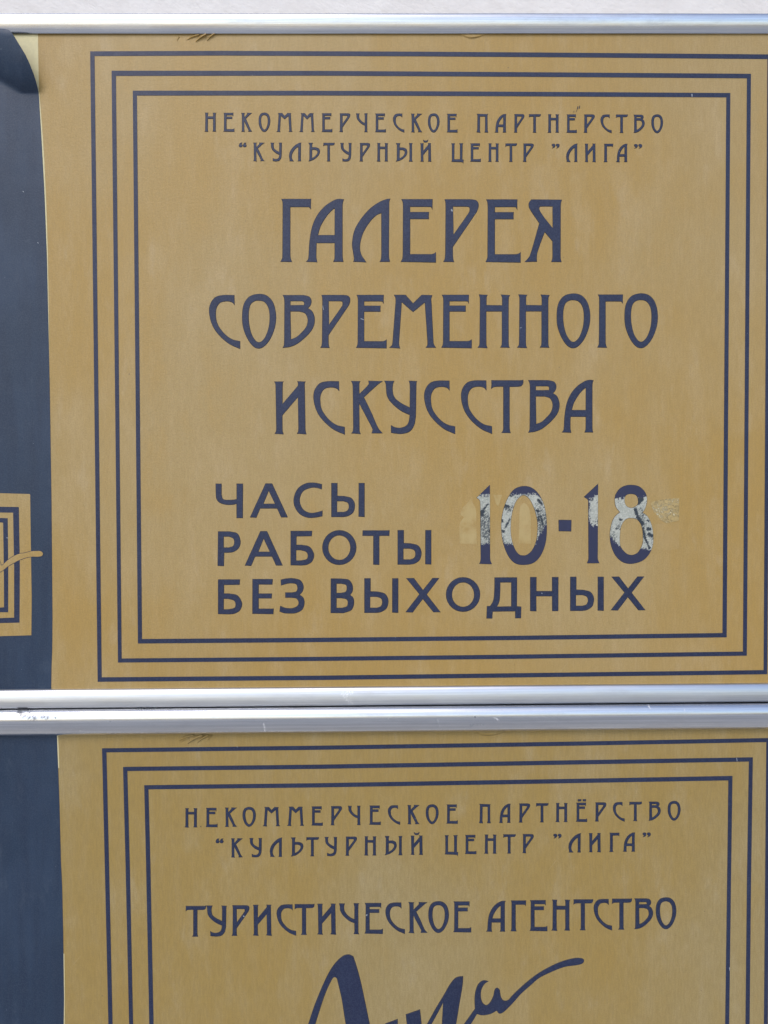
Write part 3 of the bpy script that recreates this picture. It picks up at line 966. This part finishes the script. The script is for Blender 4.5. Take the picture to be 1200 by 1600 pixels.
# displaced dots of the letter above the top line
for (x, y) in ((902.3, 168.6), (905.2, 167.6), (900.6, 173.6), (896.5, 174.6)):
    s = 1.15 if x > 902 else 0.6
    pts = [(x - s, y + 2.0 * s), (x + 0.2, y + 2.2 * s), (x + 1.3 * s, y - 2.0 * s), (x, y - 2.3 * s)]
    plate("displaced_dot", [pts], SMUDGE_AND_SHADE, up, 0.0, -0.0001)

# ---- lower lettering
line_of(GL, its("Н:289:308 Е:322:339.6 К:352:369.6 О:379.4:399.4 М:411:437 М:449:474.6 Е:487:504 Р:517:534 Ч:544:563 Е:577.4:594.6 С:606.4:625 К:637:655 "
                "О:665.6:685 Е:698:715 П:749:766.4 А:780:797.4 Р:811:828 Т:838:856.6 Н:868.4:886.4 Ё:900.4:917 Р:930:947 С:958:975.6 Т:983.6:1002.6 "
                "В:1014:1032 О:1043.6:1063"), (298, 1263, 1292.4), (1023, 1252.8, 1282.0), lo)
line_of(GL, its("“:337.4:349 К:361.4:379 У:390:409 Л:422:440.6 Ь:455:473.6 Т:479:498 У:507.6:526.4 Р:540:557.4 Н:569.4:587.6 Ы:601.6:628.4 Й:642:660.4 "
                "Ц:695.4:715.6 Е:727:744 Н:757:775.4 Т:786.6:805.4 Р:816.6:833.6 ”:865:877 Л:888.6:907.4 И:920.4:938.6 Г:952.4:967.4 А:973.6:992 ”:1004.4:1016.4"),
        (365, 1310.2, 1339.4), (980, 1301.2, 1330.4), lo)
line_of(GL, its("Т:290.4:321.6 У:322.6:354 Р:362.4:389.4 И:395.4:424.4 С:432.6:462.4 Т:460.6:491 И:496:525 Ч:530:560.6 Е:570:598 С:602.6:632.4 К:638.6:667.4 "
                "О:669.6:701 Е:708.6:736 А:760:789.4 Г:798:821.6 Е:828:855 Н:862:890.4 Т:896.4:926.4 С:928:956 Т:956.4:987 В:991.6:1020 О:1025:1056.4"),
        (306, 1415.8, 1463.0), (1000, 1404.0, 1451.6), lo)
plate("letter", [[(313.0, 1291.0), (314.3, 1290.6), (314.6, 1292.0), (313.4, 1292.6)]], SMUDGE_AND_SHADE, lo, 0.0, -0.0001).name = "ink_dot"

m3 = lambda x, y: (470 + x / 5, 1480 + y / 5)
m4 = lambda x, y: (690 + x / 5, 1480 + y / 5)
plate("script_letter", [lp("20,760 60,600 ~110,450 ~185,270 ~250,150 ~320,75 ~370,57 408,70 ~432,140 ~465,260 ~500,420 537,600 590,850 400,850 352,600 ~320,400 ~290,270 ~282,242 ~262,233 ~240,255 ~185,375 112,600 70,760", m3)], BLUE, lo, *Y_BLUE)
plate("script_letter", [lp("660,597 755,562 757,640 ~752,760 ~780,800 ~820,750 834,640 822,525 930,487 942,600 ~950,720 ~975,700 980,740 ~900,830 ~850,780 ~790,850 ~700,850 ~690,760 700,640", m3)], BLUE, lo, *Y_BLUE)
plate("script_letter", [lp("950,670 988,600 ~1060,470 ~1120,370 ~1160,300 ~1200,247 ~1235,230 1266,228 ~1262,300 ~1240,430 1212,600 1190,800 1098,800 1104,600 1112,430 ~1070,510 1020,600 985,670", m3)], BLUE, lo, *Y_BLUE)
plate("script_letter", [lp("177,600 262,480 ~259,400 ~268,335 ~290,285 ~325,260 365,266 ~335,285 ~310,330 ~305,390 ~320,435 ~350,453 ~380,430 ~405,380 ~415,335 ~432,318 ~452,335 ~460,380 ~480,415 ~520,413 ~560,370 ~640,295 ~740,215 ~850,150 ~950,108 ~1040,86 ~1095,88 ~1111,105 ~1095,128 ~1045,140 ~960,152 ~860,190 ~760,240 ~690,300 ~620,362 ~560,430 ~490,500 ~455,517 440,508 432,493 ~380,520 ~320,530 275,520 228,600 150,690 105,690", m4)], BLUE, lo, *Y_BLUE)

# ------------------------------------------------------------------ blue film along the left of each sign
Y1 = -0.00014


def edge_at(y, table):
    for (ya, xa), (yb, xb) in zip(table, table[1:]):
        if ya <= y <= yb:
            return xa + (xb - xa) * (y - ya) / (yb - ya)
    return table[-1][1]


edge_u = [(147, 60.6), (180, 62.6), (220, 65.0), (300, 69.4), (400, 73.2), (480, 75.0), (560, 76.8), (640, 78.2), (780, 80.3), (870, 81.2), (960, 81.9),
          (1010, 81.6), (1045, 80.3), (1084, 79.9)]
edge_l = [(1140, 88.6), (1200, 91.0), (1260, 93.1), (1350, 95.4), (1385, 97.2), (1450, 98.6), (1500, 99.4), (1560, 100.2), (1600, 99.6), (1800, 103), (2164, 112)]
blue_l = plate("blue_film", [[(x, y) for y, x in edge_l] + [(PXL + 8, 2168), (PXL + 8, 1146)]], STRIP, lo, 0.0, Y1)

# the peeled top corner of the upper blue film: lifts off below the rail and curls out over it
flap_edge = [(44.5, 2.0), (44.9, 9.0), (46.5, 14.0), (50, 17.5), (55, 21.0), (62, 25.5), (72, 31.5), (86, 40.0), (100, 46.5), (115, 52.3), (128, 56.5), (138, 59.0), (147, 60.6)]
rows = [44.5 + (190 - 44.5) * i / 90 for i in range(90)] + [190 + (1088 - 190) * i / 60 for i in range(61)]
rows = rows[::-1]
NU, NV = 44, len(rows) - 1
table = flap_edge[:-1] + edge_u + [(1100, 79.8)]
fv, ff = [], []
for py in rows:
    xe = edge_at(py, table)
    for i in range(NU + 1):
        t = i / NU
        px = xe - (xe - (PXL + 8)) * (t ** 1.7)
        crease = 147 - 52 * min(1.0, max(0.0, (34 - px) / 90.0))
        h = max(0.0, crease - py)
        lift = 0.00036 * (48.0 * (1 - math.exp(-h / 48.0)) - 2.0 * (1 - math.exp(-h / 2.0)))
        lift += 0.0005 * math.sin(px * 0.07 + 1.0) * (h / 103.0)
        top = max(0.0, (56 - py) / 12.0)
        lift -= 0.0012 * top * top
        p = at(px, py, Y1 - lift)
        fv.append((p.x, p.y, p.z))
for j in range(NV):
    for i in range(NU):
        a = j * (NU + 1) + i
        ff.append((a, a + NU + 1, a + NU + 2, a + 1))
blue_u = new_obj("blue_film", fv, ff, STRIP, up, smooth=True, origin=(0.0, 0.0, 0.0))
blue_u.location = -up.location
if blue_u.data.polygons[0].normal.y > 0:
    blue_u.data.flip_normals()
sol = blue_u.modifiers.new("thickness", 'SOLIDIFY')
sol.thickness = 0.00013
sol.offset = -1
blue_u.data.materials.append(RIM)
sol.material_offset_rim = 1

# pale unfaded board the film has uncovered
plate("unfaded_strip", [[(-20, 40), (59.2, 40), (59.8, 90), (60.6, 128), (61.4, 145), (65.2, 190), (69.2, 250), (72.4, 320), (74.6, 390), (75.6, 450), (76.6, 520), (77.6, 600),
                         (76.5, 600), (70, 480), (66, 400), (58, 240), (50, 150), (-20, 150)]], PALE, up, 0.0, -0.00006)
plate("unfaded_strip", [[(86, 1146), (90.6, 1146), (91.8, 1172), (92.6, 1200), (90, 1200), (86, 1180)]], PALE, lo, 0.0, -0.00006)
plate("unfaded_strip", [[(96, 1490), (100.6, 1490), (101.3, 1550), (101.0, 1620), (96, 1620)]], PALE, lo, 0.0, -0.00006)

# logo panel let into the blue film at the far left, with its concentric lines and a gold brush stroke
def fix_sub(o):
    """put a sub-part's offset right: its parent film hangs on the sign's own base point"""
    o.location = Vector(o.location) + blue_u.location - (up.location + blue_u.location)


m5 = lambda x, y: (x / 6.4, 760 + y / 6.4)
pn = plate("logo_panel", [[m5(*p) for p in ((-1090, 40), (0, 68), (296, 76), (303, 84), (310, 600), (318, 1100), (315, 1488), (0, 1497), (-1090, 1530))]], GOLD, blue_u, Y1, Y1 - 0.00008)
fix_sub(pn)
Yp = Y1 - 0.00008
for out_, inn in (
        ([(-960, 180), (0, 203), (190, 206), (200, 800), (197, 1362), (0, 1366), (-960, 1395)], [(-905, 240), (0, 261), (133, 263), (143, 800), (143, 1311), (0, 1317), (-905, 1342)]),
        ([(-850, 298), (0, 315), (79, 318), (84, 800), (84, 1258), (0, 1258), (-850, 1280)], [(-806, 345), (0, 360), (33, 363), (40, 800), (42, 1208), (0, 1212), (-806, 1232)])):
    r_ = plate("panel_line", [[m5(*p) for p in out_], [m5(*p) for p in inn]], BLUE, blue_u, Yp, Yp - 0.00006)
    fix_sub(r_)
sw = "8,772 ~14,786 ~34,782 ~70,745 ~130,702 ~190,675 ~250,665 ~320,648 ~390,645 ~422,656 ~431,675 ~420,694 ~385,702 ~300,704 ~210,730 ~140,765 ~80,800 ~30,840 0,856 -60,900 -330,1010 -330,960 -60,830 -6,772 0,735"


def grow(loop, d):
    n = len(loop)
    out = []
    ar = sum(loop[i][0] * loop[(i + 1) % n][1] - loop[(i + 1) % n][0] * loop[i][1] for i in range(n))
    s = 1 if ar > 0 else -1
    for i in range(n):
        x0, y0 = loop[i - 1]
        x1, y1 = loop[(i + 1) % n]
        dx, dy = x1 - x0, y1 - y0
        L = math.hypot(dx, dy) or 1
        out.append((loop[i][0] + s * dy / L * d, loop[i][1] - s * dx / L * d))
    return out


for nm, lpx, mt, ya, yb2 in (("stroke_outline", grow(contour(sw), 4.5), BLUE, Yp - 0.00006, Yp - 0.00010), ("brush_stroke", contour(sw), GOLD, Yp - 0.00010, Yp - 0.00014)):
    o = plate(nm, [[m5(*p) for p in lpx]], mt, blue_u, ya, yb2)
    fix_sub(o)


# ------------------------------------------------------------------ folds and bubbles of the gold film along the rails
def fold(parent, pa, pb, w, h, name="film_fold"):
    """a small raised pleat from pa to pb (px), w px wide, h metres high"""
    N_, K_ = 14, 8
    v, f = [], []
    ax, ay = pa
    bx, by = pb
    L = math.hypot(bx - ax, by - ay)
    nx, ny = -(by - ay) / L, (bx - ax) / L
    for i in range(N_ + 1):
        t = i / N_
        ww = w * (math.sin(math.pi * min(1, max(0.02, 1 - t * 0.98)) ** 1.0 * 0.5) ** 0.7)
        bend = math.sin(math.pi * t) * L * 0.06
        for j in range(K_ + 1):
            s = j / K_ * 2 - 1
            px = ax + (bx - ax) * t + nx * (ww * s * 0.5 + bend)
            py = ay + (by - ay) * t + ny * (ww * s * 0.5 + bend)
            hh = 1.7 * h * (1 - t) ** 0.6 * (1 - abs(s) ** 1.6)
            p = at(px, py, -0.00001 - hh)
            v.append((p.x, p.y, p.z))
    for i in range(N_):
        for j in range(K_):
            a = i * (K_ + 1) + j
            f.append((a, a + 1, a + K_ + 2, a + K_ + 1))
    o = new_obj(name, v, f, GOLD if parent is up else GOLD_LOW, None, smooth=True)
    me = o.data
    # make normals face the viewer
    if me.polygons[0].normal.y > 0:
        me.flip_normals()
    o.parent = parent
    o.location = -parent.location
    return o


for a, b_, w, h in (((335, 52), (323, 64), 3.6, 0.0009), ((322, 53), (305, 66), 4.6, 0.0011), ((311, 54), (291, 63), 3.2, 0.0007), ((280, 57), (276, 65), 2.0, 0.0003)):
    fold(up, a, b_, w, h)
for a, b_, w, h in (((302, 1149), (279, 1158), 4.4, 0.0011), ((316, 1149), (292, 1163), 5.2, 0.0013), ((325, 1149), (308, 1161), 4.2, 0.0011), ((330.5, 1149), (324, 1158), 2.6, 0.0007),
                    ((294, 1153), (281, 1160.5), 3.0, 0.0006)):
    fold(lo, a, b_, w, h)


def bubble(parent, pts, h):
    lpx = contour(pts, 6)
    cx = sum(p[0] for p in lpx) / len(lpx)
    cy = sum(p[1] for p in lpx) / len(lpx)
    v, f = [], []
    R_ = 6
    for i, rr in enumerate([1, 0.92, 0.8, 0.6, 0.35, 0.12]):
        for p in lpx:
            q = at(cx + (p[0] - cx) * rr, cy + (p[1] - cy) * rr, -0.00001 - h * (1 - rr ** 3))
            v.append((q.x, q.y, q.z))
    n = len(lpx)
    for i in range(R_ - 1):
        for j in range(n):
            a, b2 = i * n + j, i * n + (j + 1) % n
            f.append((a, b2, b2 + n, a + n))
    f.append(tuple((R_ - 1) * n + j for j in range(n)))
    o = new_obj("film_bubble", v, f, GOLD if parent is up else GOLD_LOW, None, smooth=True)
    if sum(p.normal.y for p in o.data.polygons) > 0:
        o.data.flip_normals()
    o.parent = parent
    o.location = -parent.location
    return o


bubble(lo, "738,1142 ~752,1148.5 ~764,1149.6 ~778,1147.6 793,1143", 0.0012)
bubble(up, "718,52.8 ~728,58.5 ~737,59.6 ~750,57.6 762,52.8", 0.0007)
